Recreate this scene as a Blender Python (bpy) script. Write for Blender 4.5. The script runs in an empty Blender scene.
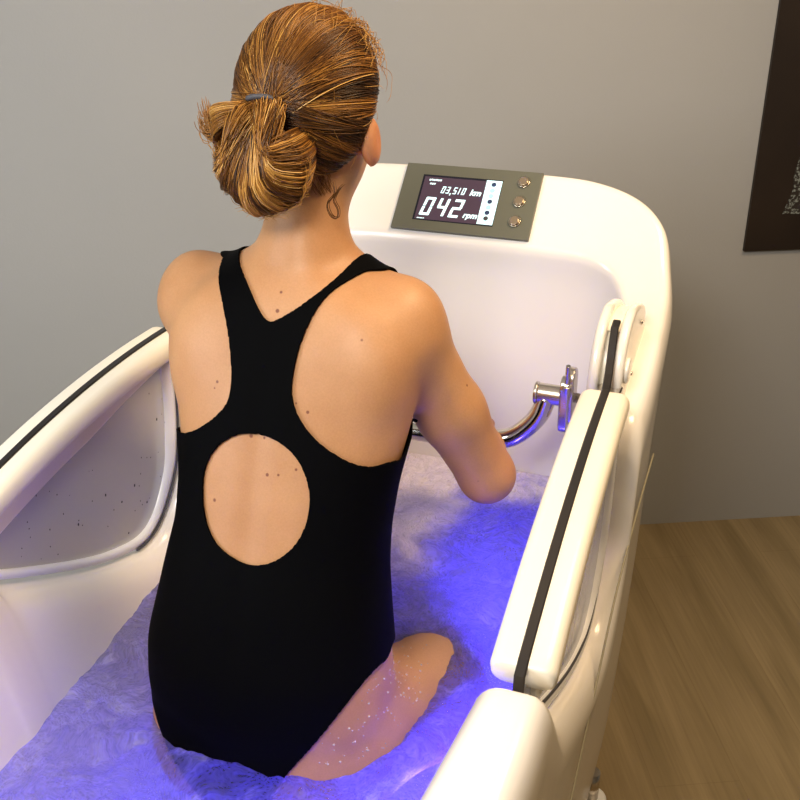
import bpy, bmesh, math, random
import numpy as np
from mathutils import Vector, Matrix, noise
random.seed(7); RNG = np.random.default_rng(7)
SC = bpy.context.scene; COL = SC.collection
pi = math.pi

# ------------------------------------------------------------------ helpers
def link(name, me, parent=None, mat=None, **props):
    o = bpy.data.objects.new(name, me); COL.objects.link(o)
    if parent is not None: o.parent = parent
    if mat is not None and hasattr(me, 'materials'): me.materials.append(mat)
    for k, v in props.items(): o[k] = v
    return o
def mesh(name, V, F, smooth=True):
    me = bpy.data.meshes.new(name); me.from_pydata([tuple(map(float, v)) for v in V], [], [tuple(int(i) for i in f) for f in F])
    if smooth: me.polygons.foreach_set('use_smooth', [True]*len(me.polygons))
    me.update(); return me
def bmmesh(name, bm, smooth=True):
    bmesh.ops.recalc_face_normals(bm, faces=bm.faces)
    me = bpy.data.meshes.new(name); bm.to_mesh(me); bm.free()
    if smooth: me.polygons.foreach_set('use_smooth', [True]*len(me.polygons))
    return me
def bevel(o, w, seg=3, ang=40):
    m = o.modifiers.new('bevel', 'BEVEL'); m.width = w; m.segments = seg; m.limit_method = 'ANGLE'; m.angle_limit = math.radians(ang); m.harden_normals = True
    return o
def box(name, lo, hi, parent=None, mat=None, bw=0, **p):
    bm = bmesh.new(); bmesh.ops.create_cube(bm, size=1)
    for v in bm.verts: v.co = Vector([(lo[i]+hi[i])/2+v.co[i]*(hi[i]-lo[i]) for i in range(3)])
    o = link(name, bmmesh(name, bm, bw > 0), parent, mat, **p)
    if bw: bevel(o, bw)
    return o
def sweep(name, path, r, parent=None, mat=None, n=20, closed=False, cap=True):
    """round tube along a path; r number or list"""
    P = [Vector(p) for p in path]; V = []; F = []; up = None
    for i, p in enumerate(P):
        t = (P[min(i+1, len(P)-1)]-P[max(i-1, 0)]).normalized()
        if up is None: up = t.orthogonal().normalized()
        up = (up-t*up.dot(t)).normalized(); s = t.cross(up); rr = r[i] if hasattr(r, '__len__') else r
        for k in range(n):
            a = 2*pi*k/n; V.append(p+(up*math.cos(a)+s*math.sin(a))*rr)
    for i in range(len(P)-1):
        for k in range(n): F.append((i*n+k, i*n+(k+1) % n, (i+1)*n+(k+1) % n, (i+1)*n+k))
    if cap: F.append(list(range(n))[::-1]); F.append([(len(P)-1)*n+k for k in range(n)])
    me = mesh(name, V, F); return link(name, me, parent, mat) if parent is not False else me
def catmull(pts, n=12):
    P = [np.array(p, float) for p in pts]; P = [2*P[0]-P[1]]+P+[2*P[-1]-P[-2]]; out = []
    for i in range(1, len(P)-2):
        for k in range(n):
            t = k/n; a, b, c, d = P[i-1:i+3]
            out.append(.5*((2*b)+(c-a)*t+(2*a-5*b+4*c-d)*t*t+(3*b-a-3*c+d)*t**3))
    out.append(P[-2]); return np.array(out)
def prism(name, poly, axis, a, b, parent=None, mat=None, bw=0):
    """extrude a polygon (2 coords) along an axis (0,1,2) from a to b"""
    ax = [i for i in range(3) if i != axis]; bm = bmesh.new(); rings = []
    for s in (a, b):
        ring = []
        for p in poly:
            c = [0, 0, 0]; c[ax[0]] = p[0]; c[ax[1]] = p[1]; c[axis] = s; ring.append(bm.verts.new(c))
        rings.append(ring)
    n = len(poly)
    bm.faces.new(rings[0]); bm.faces.new(rings[1][::-1])
    for k in range(n): bm.faces.new((rings[0][k], rings[1][k], rings[1][(k+1) % n], rings[0][(k+1) % n]))
    o = link(name, bmmesh(name, bm, bw > 0), parent, mat)
    if bw: bevel(o, bw)
    return o
def cyl(name, p0, p1, r, parent=None, mat=None, n=28, bw=0.0):
    o = sweep(name, [p0, p1], r, parent, mat, n)
    o.data.polygons.foreach_set('use_smooth', [len(p.vertices) == 4 for p in o.data.polygons])
    if bw: bevel(o, bw, 2)
    return o

# ------------------------------------------------------------------ materials
def mat(name, col=(.8, .8, .8), rough=.5, metal=0, spec=.5, **kw):
    m = bpy.data.materials.new(name); m.use_nodes = True; b = m.node_tree.nodes['Principled BSDF']
    b.inputs['Base Color'].default_value = (*col, 1); b.inputs['Roughness'].default_value = rough
    b.inputs['Metallic'].default_value = metal; b.inputs['Specular IOR Level'].default_value = spec
    for k, v in kw.items(): b.inputs[k.replace('_', ' ')].default_value = v
    return m
def N(m, t, **kw):
    n = m.node_tree.nodes.new(t)
    for k, v in kw.items(): setattr(n, k, v)
    return n
def L(m, a, b): m.node_tree.links.new(a, b)
def B(m): return m.node_tree.nodes['Principled BSDF']
def noise_col(m, scale, c0, c1, lo=.35, hi=.65, detail=4, vec=None, distort=0):
    t = N(m, 'ShaderNodeTexNoise'); t.inputs['Scale'].default_value = scale; t.inputs['Detail'].default_value = detail; t.inputs['Distortion'].default_value = distort
    if vec is None:
        g = N(m, 'ShaderNodeNewGeometry'); vec = g.outputs['Position']
    L(m, vec, t.inputs['Vector'])
    r = N(m, 'ShaderNodeValToRGB'); r.color_ramp.elements[0].position = lo; r.color_ramp.elements[1].position = hi
    r.color_ramp.elements[0].color = (*c0, 1); r.color_ramp.elements[1].color = (*c1, 1)
    L(m, t.outputs['Fac'], r.inputs['Fac']); return r, t
def bump(m, scale, strength, dist=.001, detail=3, vec=None):
    t = N(m, 'ShaderNodeTexNoise'); t.inputs['Scale'].default_value = scale; t.inputs['Detail'].default_value = detail
    if vec is None: g = N(m, 'ShaderNodeNewGeometry'); vec = g.outputs['Position']
    L(m, vec, t.inputs['Vector']); b = N(m, 'ShaderNodeBump'); b.inputs['Strength'].default_value = strength; b.inputs['Distance'].default_value = dist
    L(m, t.outputs['Fac'], b.inputs['Height']); L(m, b.outputs['Normal'], B(m).inputs['Normal']); return b

M_shell = mat('white_acrylic', (.86, .83, .78), .22); B(M_shell).inputs['Coat Weight'].default_value = .25; B(M_shell).inputs['Coat Roughness'].default_value = .08
M_rail = mat('cream_moulding', (.88, .82, .68), .30)
M_frame = mat('white_frame', (.84, .86, .90), .30)
M_strip = mat('black_rubber', (.014, .012, .012), .38)
M_gasket = mat('dark_gasket', (.05, .05, .06), .5); M_groove = mat('moulded_groove', (.30, .28, .20), .6)
M_chrome = mat('polished_steel', (.72, .68, .60), .14, 1)
M_steel = mat('satin_steel', (.66, .61, .54), .26, 1)
M_panel = mat('grey_green_panel', (.115, .118, .088), .42)
M_lcd = mat('screen_dark', (.030, .018, .026), .35); B(M_lcd).inputs['Emission Color'].default_value = (.10, .055, .085, 1); B(M_lcd).inputs['Emission Strength'].default_value = .55
M_lcdrim = mat('screen_rim', (.012, .012, .022), .2)
M_digit = mat('screen_digit', (.6, .85, .9), .4); B(M_digit).inputs['Emission Color'].default_value = (.72, .97, 1, 1); B(M_digit).inputs['Emission Strength'].default_value = .85
M_icon = mat('screen_icon_bar', (.6, .85, .9), .4); B(M_icon).inputs['Emission Color'].default_value = (.60, .93, 1, 1); B(M_icon).inputs['Emission Strength'].default_value = .72
M_icondark = mat('screen_icon_dark', (.03, .05, .13), .4); M_iconpale = mat('screen_icon_pale', (.3, .55, .55), .4); B(M_iconpale).inputs['Emission Color'].default_value = (.42, .78, .80, 1); B(M_iconpale).inputs['Emission Strength'].default_value = .55
M_button = mat('button_cap', (.50, .40, .28), .28, .85)
M_buttonring = mat('button_ring', (.60, .53, .42), .2, 1)
# door pane: frosted, slightly smoky acrylic with dark splashes
M_pane = mat('acrylic_pane', (.62, .63, .70), .12); B(M_pane).inputs['Transmission Weight'].default_value = .0
def build_pane():
    m = M_pane; nt = m.node_tree; out = nt.nodes['Material Output']
    tr = N(m, 'ShaderNodeBsdfTransparent'); tr.inputs['Color'].default_value = (.93, .94, .97, 1); mx = N(m, 'ShaderNodeMixShader'); mx.inputs[0].default_value = .72
    L(m, tr.outputs[0], mx.inputs[1]); L(m, B(m).outputs[0], mx.inputs[2]); L(m, mx.outputs[0], out.inputs['Surface'])
    B(m).inputs['Base Color'].default_value = (.62, .60, .57, 1)
build_pane()
M_fleck = mat('dark_fleck', (.03, .025, .03), .5)
# skin
MOLES = [(-.125, .16, 1.307), (-.038, .156, 1.34), (-.015, .139, 1.303), (-.015, .126, 1.283), (-.152, .141, 1.279), (-.084, .082, 1.195), (-.087, .079, 1.187), (-.181, .11, 1.172), (.070, .151, 1.306), (.115, .146, 1.285), (.099, .121, 1.262), (.028, .076, 1.186), (.044, .075, 1.177), (-.027, .056, 1.141), (-.009, .057, 1.141), (.001, .039, 1.1), (.016, .04, 1.102), (.038, .045, 1.111), (-.07, .024, 1.057), (.196, .245, 1.159), (.214, .247, 1.015), (.079, .277, 1.403)]
M_skin = mat('skin', (.62, .36, .22), .46, spec=.3)
def build_skin():
    m = M_skin; b = B(m)
    r, t = noise_col(m, 9, (.435, .215, .094), (.505, .267, .127), detail=5)
    r2, t2 = noise_col(m, 420, (.93, .92, .90), (1, 1, 1), detail=2)
    mul = N(m, 'ShaderNodeMix', data_type='RGBA', blend_type='MULTIPLY'); mul.inputs[0].default_value = 1
    L(m, r.outputs[0], mul.inputs[6]); L(m, r2.outputs[0], mul.inputs[7])
    at = N(m, 'ShaderNodeAttribute', attribute_name='redness'); red = N(m, 'ShaderNodeMix', data_type='RGBA'); red.inputs[7].default_value = (.66, .22, .11, 1)
    L(m, at.outputs['Fac'], red.inputs[0]); L(m, mul.outputs[2], red.inputs[6]); cur = red.outputs[2]
    g = N(m, 'ShaderNodeNewGeometry'); acc = None
    for i, p in enumerate(MOLES):
        d = N(m, 'ShaderNodeVectorMath', operation='DISTANCE'); L(m, g.outputs['Position'], d.inputs[0]); d.inputs[1].default_value = p
        c = N(m, 'ShaderNodeMath', operation='DIVIDE'); L(m, d.outputs['Value'], c.inputs[0]); c.inputs[1].default_value = [.0022, .0016, .0020, .0026, .0017][i % 5]
        if acc is None: acc = c.outputs[0]
        else:
            q = N(m, 'ShaderNodeMath', operation='MINIMUM'); L(m, acc, q.inputs[0]); L(m, c.outputs[0], q.inputs[1]); acc = q.outputs[0]
    mr = N(m, 'ShaderNodeMapRange'); mr.inputs[1].default_value = .75; mr.inputs[2].default_value = 1.25; mr.inputs[3].default_value = .95; mr.inputs[4].default_value = 0
    L(m, acc, mr.inputs[0]); mo = N(m, 'ShaderNodeMix', data_type='RGBA'); mo.inputs[7].default_value = (.16, .05, .025, 1)
    L(m, mr.outputs[0], mo.inputs[0]); L(m, cur, mo.inputs[6]); L(m, mo.outputs[2], b.inputs['Base Color'])
    b.inputs['Subsurface Weight'].default_value = .18; b.inputs['Subsurface Radius'].default_value = (.9, .35, .18); b.inputs['Subsurface Scale'].default_value = .012
    bump(m, 260, .12, .0008, 4)
build_skin()
M_suit = mat('black_swimsuit', (.0012, .0012, .0014), .7, spec=.03); bump(M_suit, 900, .15, .0004, 2)
M_hairbase = mat('hair_underlayer', (.10, .045, .014), .6)
M_hair = mat('hair_strands', (.3, .15, .05), .36, spec=.32)
def build_hair():
    m = M_hair; b = B(m); at = N(m, 'ShaderNodeAttribute', attribute_name='tone'); r = N(m, 'ShaderNodeValToRGB'); L(m, at.outputs['Fac'], r.inputs['Fac'])
    e = r.color_ramp.elements; e[0].position = 0; e[0].color = (.028, .011, .003, 1); e[1].position = 1; e[1].color = (.85, .60, .28, 1)
    for p, c in ((.3, (.13, .048, .008, 1)), (.55, (.34, .150, .025, 1)), (.8, (.58, .31, .070, 1))):
        k = e.new(p); k.color = c
    L(m, r.outputs[0], b.inputs['Base Color'])
build_hair()
M_tie = mat('hair_tie_fabric', (.05, .05, .06), .6)
M_eye = mat('eye', (.8, .8, .8), .2)
# room
M_wall = mat('painted_wall', (.50, .49, .48), .85, spec=.2)
r, _ = noise_col(M_wall, 1.3, (.375, .380, .378), (.395, .397, .392)); L(M_wall, r.outputs[0], B(M_wall).inputs['Base Color']); bump(M_wall, 160, .25, .0012, 5)
M_ceil = mat('ceiling_paint', (.75, .74, .72), .9)
M_floor = mat('wood_laminate', (.3, .2, .1), .45, spec=.35)
def build_floor():
    m = M_floor; g = N(m, 'ShaderNodeNewGeometry'); mp = N(m, 'ShaderNodeMapping'); mp.inputs['Rotation'].default_value = (0, 0, math.radians(-25)); L(m, g.outputs['Position'], mp.inputs['Vector'])
    mp2 = N(m, 'ShaderNodeMapping'); mp2.inputs['Scale'].default_value = (9, 1.0, 1); L(m, mp.outputs[0], mp2.inputs['Vector'])
    r, t = noise_col(m, 1.6, (.235, .178, .090), (.345, .265, .145), .3, .7, 7, mp2.outputs[0], .6)
    mp3 = N(m, 'ShaderNodeMapping'); mp3.inputs['Scale'].default_value = (55, 1.6, 1); L(m, mp.outputs[0], mp3.inputs['Vector'])
    r2, t2 = noise_col(m, 2.2, (.84, .82, .80), (1.04, 1.03, 1.0), .3, .75, 6, mp3.outputs[0])
    mul = N(m, 'ShaderNodeMix', data_type='RGBA', blend_type='MULTIPLY'); mul.inputs[0].default_value = 1
    L(m, r.outputs[0], mul.inputs[6]); L(m, r2.outputs[0], mul.inputs[7])
    br = N(m, 'ShaderNodeTexBrick'); br.offset = .37; br.inputs['Scale'].default_value = 1; br.inputs['Brick Width'].default_value = 1.30; br.inputs['Row Height'].default_value = .19; br.inputs['Mortar Size'].default_value = .0011
    mp4 = N(m, 'ShaderNodeMapping'); mp4.inputs['Rotation'].default_value = (0, 0, math.radians(90)); L(m, mp.outputs[0], mp4.inputs['Vector']); L(m, mp4.outputs[0], br.inputs['Vector'])
    br.inputs['Color1'].default_value = (1, 1, 1, 1); br.inputs['Color2'].default_value = (.965, .96, .95, 1); br.inputs['Mortar'].default_value = (.86, .83, .8, 1)
    m2 = N(m, 'ShaderNodeMix', data_type='RGBA', blend_type='MULTIPLY'); m2.inputs[0].default_value = 1
    L(m, mul.outputs[2], m2.inputs[6]); L(m, br.outputs[0], m2.inputs[7]); L(m, m2.outputs[2], B(m).inputs['Base Color'])
build_floor()
M_base = mat('wall_skirting_white', (.62, .60, .55), .5)
import numpy as np, math
# ---------------------------------------------------------------- implicit body (all in metres, tub frame: x across, y forward, z up)
TZ  = [0.50, 0.58, 0.66, 0.72, 0.78, 0.84, 0.90, 0.95, 1.00, 1.06, 1.12, 1.18, 1.24, 1.29, 1.325, 1.37, 1.42]
TXL = [.12, .145, .155, .161, .168, .167, .155, .146, .137, .139, .152, .172, .182, .150, .076, .044, .03]
TXR = [.12, .150, .170, .176, .176, .168, .158, .150, .146, .150, .160, .170, .172, .132, .054, .034, .03]
TC  = [.05, .040, .032, .030, .035, .045, .062, .078, .098, .122, .148, .172, .196, .212, .225, .235, .25]
TDB = [.06, .090, .100, .108, .113, .112, .106, .102, .100, .100, .102, .100, .094, .082, .068, .052, .03]
TDF = [.06, .100, .115, .118, .116, .110, .104, .100, .100, .094, .098, .100, .090, .080, .065, .050, .03]
TX0 = -0.017
def smooth_tab(zs, tab):
    zz = np.linspace(min(TZ), max(TZ), 400); v = np.interp(zz, TZ, tab)
    k = np.hanning(25); k /= k.sum(); vp = np.pad(v, 12, mode='edge'); v = np.convolve(vp, k, 'valid')
    return np.interp(zs, zz, v)
def sd_torso(X, Y, Z):
    wl, wr, c, db, df = (smooth_tab(Z, t) for t in (TXL, TXR, TC, TDB, TDF))
    dx = X-TX0; w = np.where(dx < 0, wl, wr); dy = Y-c; d = np.where(dy < 0, db, df)
    # spine furrow and flat shoulder-blade relief
    n = 2.35
    q = (np.abs(dx/w)**n+np.abs(dy/d)**n)**(1/n)
    f = (q-1)*np.minimum(w, d)
    zz = Z-1.395
    f = np.maximum(f, zz*.8); f = np.maximum(f, (.56-Z)*.8)
    g = np.exp(-(dx/.016)**2)*.0025*np.clip((Z-.80)/.1, 0, 1)*np.clip((1.30-Z)/.12, 0, 1)*(dy < 0)
    return f*.9+g
def sd_ell(c, r, rot=None):
    c = np.array(c, float); r = np.array(r, float)
    def f(X, Y, Z):
        P = [X-c[0], Y-c[1], Z-c[2]]
        if rot is not None:
            M = np.array(rot); P = [M[i][0]*P[0]+M[i][1]*P[1]+M[i][2]*P[2] for i in range(3)]
        k0 = np.sqrt(sum((P[i]/r[i])**2 for i in range(3))); k1 = np.sqrt(sum((P[i]/r[i]**2)**2 for i in range(3)))+1e-9
        return k0*(k0-1)/k1
    R = r.max(); return f, c-R, c+R
def sd_cone(a, b, r1, r2, flat=None):
    a = np.array(a, float); b = np.array(b, float); ab = b-a; L2 = ab@ab
    def f(X, Y, Z):
        px, py, pz = X-a[0], Y-a[1], Z-a[2]
        t = np.clip((px*ab[0]+py*ab[1]+pz*ab[2])/L2, 0, 1)
        return np.sqrt((px-t*ab[0])**2+(py-t*ab[1])**2+(pz-t*ab[2])**2)-(r1+(r2-r1)*t)
    R = max(r1, r2); return f, np.minimum(a, b)-R, np.maximum(a, b)+R
def rotx(d):
    a = math.radians(d); return [[1, 0, 0], [0, math.cos(a), math.sin(a)], [0, -math.sin(a), math.cos(a)]]
HEAD = np.array([-.022, .268, 1.490])
def limb_set():
    P = []   # (prim, k, sign)
    A = lambda p, k=.02, s=1: P.append((p, k, s))
    A((sd_torso, np.array([-.24, -.12, .54]), np.array([.20, .34, 1.41])), .02)
    # buttocks
    for s in (-1, 1):
        A(sd_ell((TX0+s*.075, .022, .672), (.096, .105, .100)), .03)
    # shoulder blades, trapezius, deltoids
    for s in (-1, 1):
        A(sd_ell((TX0+s*.095, .142, 1.215), (.058, .035, .075), rotx(-20)), .03)
        A(sd_cone((TX0+s*.02, .232, 1.312), (TX0+s*.120, .218, 1.256), .032, .031), .028)
    A(sd_ell((-.186, .222, 1.250), (.048, .054, .060)), .04)
    A(sd_ell((.118, .222, 1.242), (.044, .054, .060)), .04)
    # arms
    SL, EL, WL = (-.185, .228, 1.235), (-.234, .338, 1.030), (-.125, .520, .972)
    SR, ER, WR = (.113, .228, 1.236), (.214, .290, 1.000), (.106, .508, .984)
    for S_, E_, W_ in ((SL, EL, WL), (SR, ER, WR)):
        S_, E_, W_ = map(np.array, (S_, E_, W_)); M = S_*.45+E_*.55
        A(sd_cone(S_, M, .049, .045), .022); A(sd_cone(M, E_, .046, .039), .02)
        F = E_*.7+W_*.3
        A(sd_cone(E_, F, .035, .038), .02); A(sd_cone(F, W_, .038, .0235), .02)
    # hands gripping the cross bar (bar axis: y .600, z .874)
    for s, W_ in ((-1, WL), (1, WR)):
        W_ = np.array(W_); cx = W_[0]-s*.012
        zk = .004; K = np.array([cx, .590, .922+zk])
        A(sd_cone(W_, K+np.array([0, -.03, .003]), .024, .021), .015)
        for i in range(4):
            fx = cx+(-.033+.022*i); ln = [.9, 1, 1, .85][i if s > 0 else 3-i]
            kn = np.array([fx, .597, .914+zk]); m1 = kn+np.array([0, .034*ln, -.020-zk*.3]); m2 = m1+np.array([0, -.006, -.032*ln-zk*.5]); m3 = m2+np.array([0, -.026*ln, -.012])
            A(sd_cone(W_*.45+np.array([fx, .578, .920+zk])*.55, kn, .014, .0105), .01)
            A(sd_cone(kn, m1, .0100, .0090), .004); A(sd_cone(m1, m2, .0090, .0082), .004); A(sd_cone(m2, m3, .0082, .0072), .004)
        t0 = W_*.5+K*.5+np.array([-s*.018, 0, -.004]); t1 = np.array([cx-s*.050, .578, .905]); t2 = np.array([cx-s*.048, .596, .852])
        A(sd_cone(t0, t1, .0145, .0115), .01); A(sd_cone(t1, t2, .0112, .0085), .004)
    # neck and head
    A(sd_cone((-.020, .224, 1.335), (-.024, .262, 1.445), .049, .052), .024)
    H = HEAD
    A(sd_ell(H+[0, 0, .018], (.076, .094, .096)), .03)
    A(sd_ell(H+[0, .022, -.045], (.058, .068, .070)), .03)
    A(sd_cone(H+[0, .060, -.088], H+[0, .070, -.090], .022, .018), .025)     # chin
    A(sd_cone(H+[0, .092, .008], H+[0, .108, -.022], .009, .0115), .012)       # nose
    A(sd_cone(H+[-.016, .086, -.056], H+[.016, .086, -.056], .0075, .0075), .008)  # upper lip
    A(sd_cone(H+[-.012, .084, -.068], H+[.012, .084, -.068], .008, .008), .008)    # lower lip
    A(sd_cone(H+[-.03, .084, .026], H+[.03, .084, .026], .010, .010), .015)        # brow
    for s in (-1, 1):
        A(sd_ell(H+[s*.030, .088, .006], (.013, .010, .008)), .006, -1)          # eye sockets
        A(sd_cone(H+[s*.021, .0915, .0115], H+[s*.040, .0875, .0115], .0035, .0032), .003)   # upper lids
        A(sd_cone(H+[s*.022, .0905, .0005], H+[s*.039, .0875, .0010], .0028, .0026), .003)
        A(sd_ell(H+[s*.082, -.006, -.024], (.0115, .021, .033), rotx(14)), .008)     # ears
        A(sd_ell(H+[s*.096, .000, -.020], (.006, .011, .019), rotx(14)), .004, -1)
    # thighs, knees, shins, feet (under the water)
    KL, KR = np.array([-.155, .455, .600]), np.array([.128, .405, .540])
    for s, K_, hx in ((-1, KL, -.098), (1, KR, .092)):
        hip = np.array([hx, .060, .685]); mid = hip*.5+K_*.5+np.array([s*.042, -.02, .022])
        A(sd_cone(hip, mid, (.095), .090), .03); A(sd_cone(mid, K_, .090, .057), .03)
        an = K_+np.array([0, -.04 if s > 0 else .03, -.385]); calf = K_*.7+an*.3+np.array([0, -.018, 0])
        A(sd_cone(K_, calf, .052, .053), .02); A(sd_cone(calf, an, .053, .034), .02)
        A(sd_cone(an+np.array([0, -.02, -.03]), an+np.array([0, .13, -.045]), .032, .024), .02)
        for i in range(5):
            tx = (-.028+.014*i)
            A(sd_cone(an+np.array([tx*.8, .12, -.045]), an+np.array([tx, .165-.004*abs(i-(1 if s<0 else 3))*2, -.052]), .010, .0085), .006)
    return P
def smin(a, b, k):
    h = np.clip(.5+.5*(b-a)/k, 0, 1); return b*(1-h)+a*h-k*h*(1-h)
def body_field(lo, hi, h, prims=None):
    lo = np.array(lo, float); n = np.ceil((np.array(hi)-lo)/h).astype(int)+1
    ax = [lo[i]+h*np.arange(n[i]) for i in range(3)]
    F = np.full(n, .08, np.float32)
    for (f, a, b), k, s in (prims or limb_set()):
        m = max(k, .02)*1.6
        i0 = np.clip(np.floor((a-m-lo)/h).astype(int), 0, n); i1 = np.clip(np.ceil((b+m-lo)/h).astype(int)+1, 0, n)
        if (i1 <= i0).any(): continue
        X, Y, Z = np.meshgrid(ax[0][i0[0]:i1[0]], ax[1][i0[1]:i1[1]], ax[2][i0[2]:i1[2]], indexing='ij', sparse=True)
        sl = tuple(slice(i0[i], i1[i]) for i in range(3)); d = f(X, Y, Z); g = F[sl]
        F[sl] = smin(g, d, k) if s > 0 else -smin(-g, d, k)
    return F, ax
def trisample(F, ax, P):
    h = ax[0][1]-ax[0][0]; q = (P-np.array([a[0] for a in ax]))/h
    n = np.array(F.shape); q = np.clip(q, 0, n-1.001); i = q.astype(int); t = q-i; r = 0
    for dx in (0, 1):
        for dy in (0, 1):
            for dz in (0, 1):
                w = (t[:, 0] if dx else 1-t[:, 0])*(t[:, 1] if dy else 1-t[:, 1])*(t[:, 2] if dz else 1-t[:, 2])
                r = r+w*F[i[:, 0]+dx, i[:, 1]+dy, i[:, 2]+dz]
    return r
def surface_nets(F, ax, iso=0.0):
    h = ax[0][1]-ax[0][0]; o = np.array([a[0] for a in ax]); S = (F-iso) < 0
    n = F.shape; c = np.zeros([n[i]-1 for i in range(3)], np.int8)
    for dx in (0, 1):
        for dy in (0, 1):
            for dz in (0, 1): c += S[dx:n[0]-1+dx, dy:n[1]-1+dy, dz:n[2]-1+dz]
    act = (c > 0) & (c < 8); idx = np.full(act.shape, -1, np.int32); cells = np.argwhere(act); idx[act] = np.arange(len(cells))
    V = np.zeros((len(cells), 3)); cnt = np.zeros(len(cells))
    co = [(x, y, z) for x in (0, 1) for y in (0, 1) for z in (0, 1)]
    for a in co:
        for d in range(3):
            if a[d]: continue
            b = list(a); b[d] = 1
            fa = F[cells[:, 0]+a[0], cells[:, 1]+a[1], cells[:, 2]+a[2]]-iso; fb = F[cells[:, 0]+b[0], cells[:, 1]+b[1], cells[:, 2]+b[2]]-iso
            m = (fa < 0) != (fb < 0); t = fa[m]/(fa[m]-fb[m]); p = np.tile(np.array(a, float), (m.sum(), 1)); p[:, d] += t
            V[m] += p; cnt[m] += 1
    V = (V/cnt[:, None]+cells)*h+o
    Q = []
    for d in range(3):
        u, v = (d+1) % 3, (d+2) % 3
        sl0 = [slice(None)]*3; sl1 = [slice(None)]*3; sl0[d] = slice(0, n[d]-1); sl1[d] = slice(1, n[d])
        A_, B_ = S[tuple(sl0)], S[tuple(sl1)]; e = np.argwhere(A_ != B_)
        e = e[(e[:, u] > 0) & (e[:, v] > 0) & (e[:, u] < n[u]-1) & (e[:, v] < n[v]-1)]
        def g(du, dv):
            k = e.copy(); k[:, u] -= du; k[:, v] -= dv; return idx[k[:, 0], k[:, 1], k[:, 2]]
        q = np.stack([g(0, 0), g(1, 0), g(1, 1), g(0, 1)], 1); ins = A_[e[:, 0], e[:, 1], e[:, 2]]
        q[~ins] = q[~ins][:, ::-1]; Q.append(q)
    return V, np.concatenate(Q)
# ------------------------------------------------------------------ room (aligned with the far wall, turned 25 degrees to the tub)
WA = math.radians(25); WT = np.array([math.cos(WA), math.sin(WA), 0]); WN = np.array([-math.sin(WA), math.cos(WA), 0]); W0 = np.array([0, 1.625, 0])
def W(s, n, z): return W0+WT*s+WN*n+np.array([0, 0, z])
def slab(name, s0, s1, n0, n1, z0, z1, mt, **p):
    V = [W(s, n, z) for s in (s0, s1) for n in (n0, n1) for z in (z0, z1)]
    F = [(0, 1, 3, 2), (4, 6, 7, 5), (0, 4, 5, 1), (2, 3, 7, 6), (0, 2, 6, 4), (1, 5, 7, 3)]
    return link(name, mesh(name, V, F, False), None, mt, **p)
S0, S1, N0, H = -2.6, 2.9, -4.2, 2.6
slab('floor', S0, S1, N0, 0, -.1, 0, M_floor, kind='structure')
slab('wall_back', S0-.1, S1+.1, 0, .1, -.1, H, M_wall, kind='structure')
slab('wall_left', S0-.1, S0, N0, 0, -.1, H, M_wall, kind='structure')
slab('wall_right', S1, S1+.1, N0, 0, -.1, H, M_wall, kind='structure')
slab('wall_front', S0-.1, S1+.1, N0-.1, N0, -.1, H, M_wall, kind='structure')
slab('ceiling', S0-.1, S1+.1, N0-.1, .1, H, H+.1, M_ceil, kind='structure')
# framed dark picture on the far wall
def wall_poly(name, pts, n0, n1, mt, parent=None):
    V = [W(s, n0, z) for s, z in pts]+[W(s, n1, z) for s, z in pts]; k = len(pts)
    F = [list(range(k)), list(range(k, 2*k))[::-1]]+[(i, k+i, k+(i+1) % k, (i+1) % k) for i in range(k)]
    return link(name, mesh(name, V, F, False), parent, mt)
M_pic = mat('dark_print', (.024, .014, .009), .55)
r_, t_ = noise_col(M_pic, 3.0, (.012, .0065, .0038), (.022, .0125, .007)); L(M_pic, r_.outputs[0], B(M_pic).inputs['Base Color'])
M_glit = mat('pale_mottle', (.12, .13, .12), .7)
def build_glit():
    r, t = noise_col(M_glit, 130, (.020, .014, .010), (.24, .27, .25), .50, .62, 6); L(M_glit, r.outputs[0], B(M_glit).inputs['Base Color'])
build_glit()
ps0 = .533
pic = bpy.data.objects.new('wall_picture', None); COL.objects.link(pic); pic.location = W(1.1, -.015, .865)
pic['label'] = 'large dark brown frameless picture hung on the grey wall'; pic['category'] = 'picture'
def wp(name, pts, n0, n1, mt):
    o = wall_poly(name, pts, n0, n1, mt); o.parent = pic; o.matrix_parent_inverse = Matrix.Translation(-Vector(pic.location)); return o
wp('canvas', [(ps0, .865), (1.75, .865), (1.75, 1.90), (ps0, 1.90)], -.012, -.001, M_pic)
# pale mottled shape of the print
rs = random.Random(3); zz = 1.20; edge = [(.622, .965), (.632, 1.00), (.640, 1.03), (.636, 1.07), (.645, 1.12), (.660, 1.17), (.690, 1.22), (.70, 1.30), (.73, 1.38), (.80, 1.46), (.92, 1.52), (1.1, 1.54), (1.3, 1.45), (1.45, 1.3), (1.5, 1.1), (1.42, .98), (1.2, .95), (.95, .955)]
wp('print_figure', [(a, b) for a, b in edge], -.0135, -.0115, M_glit)

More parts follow.
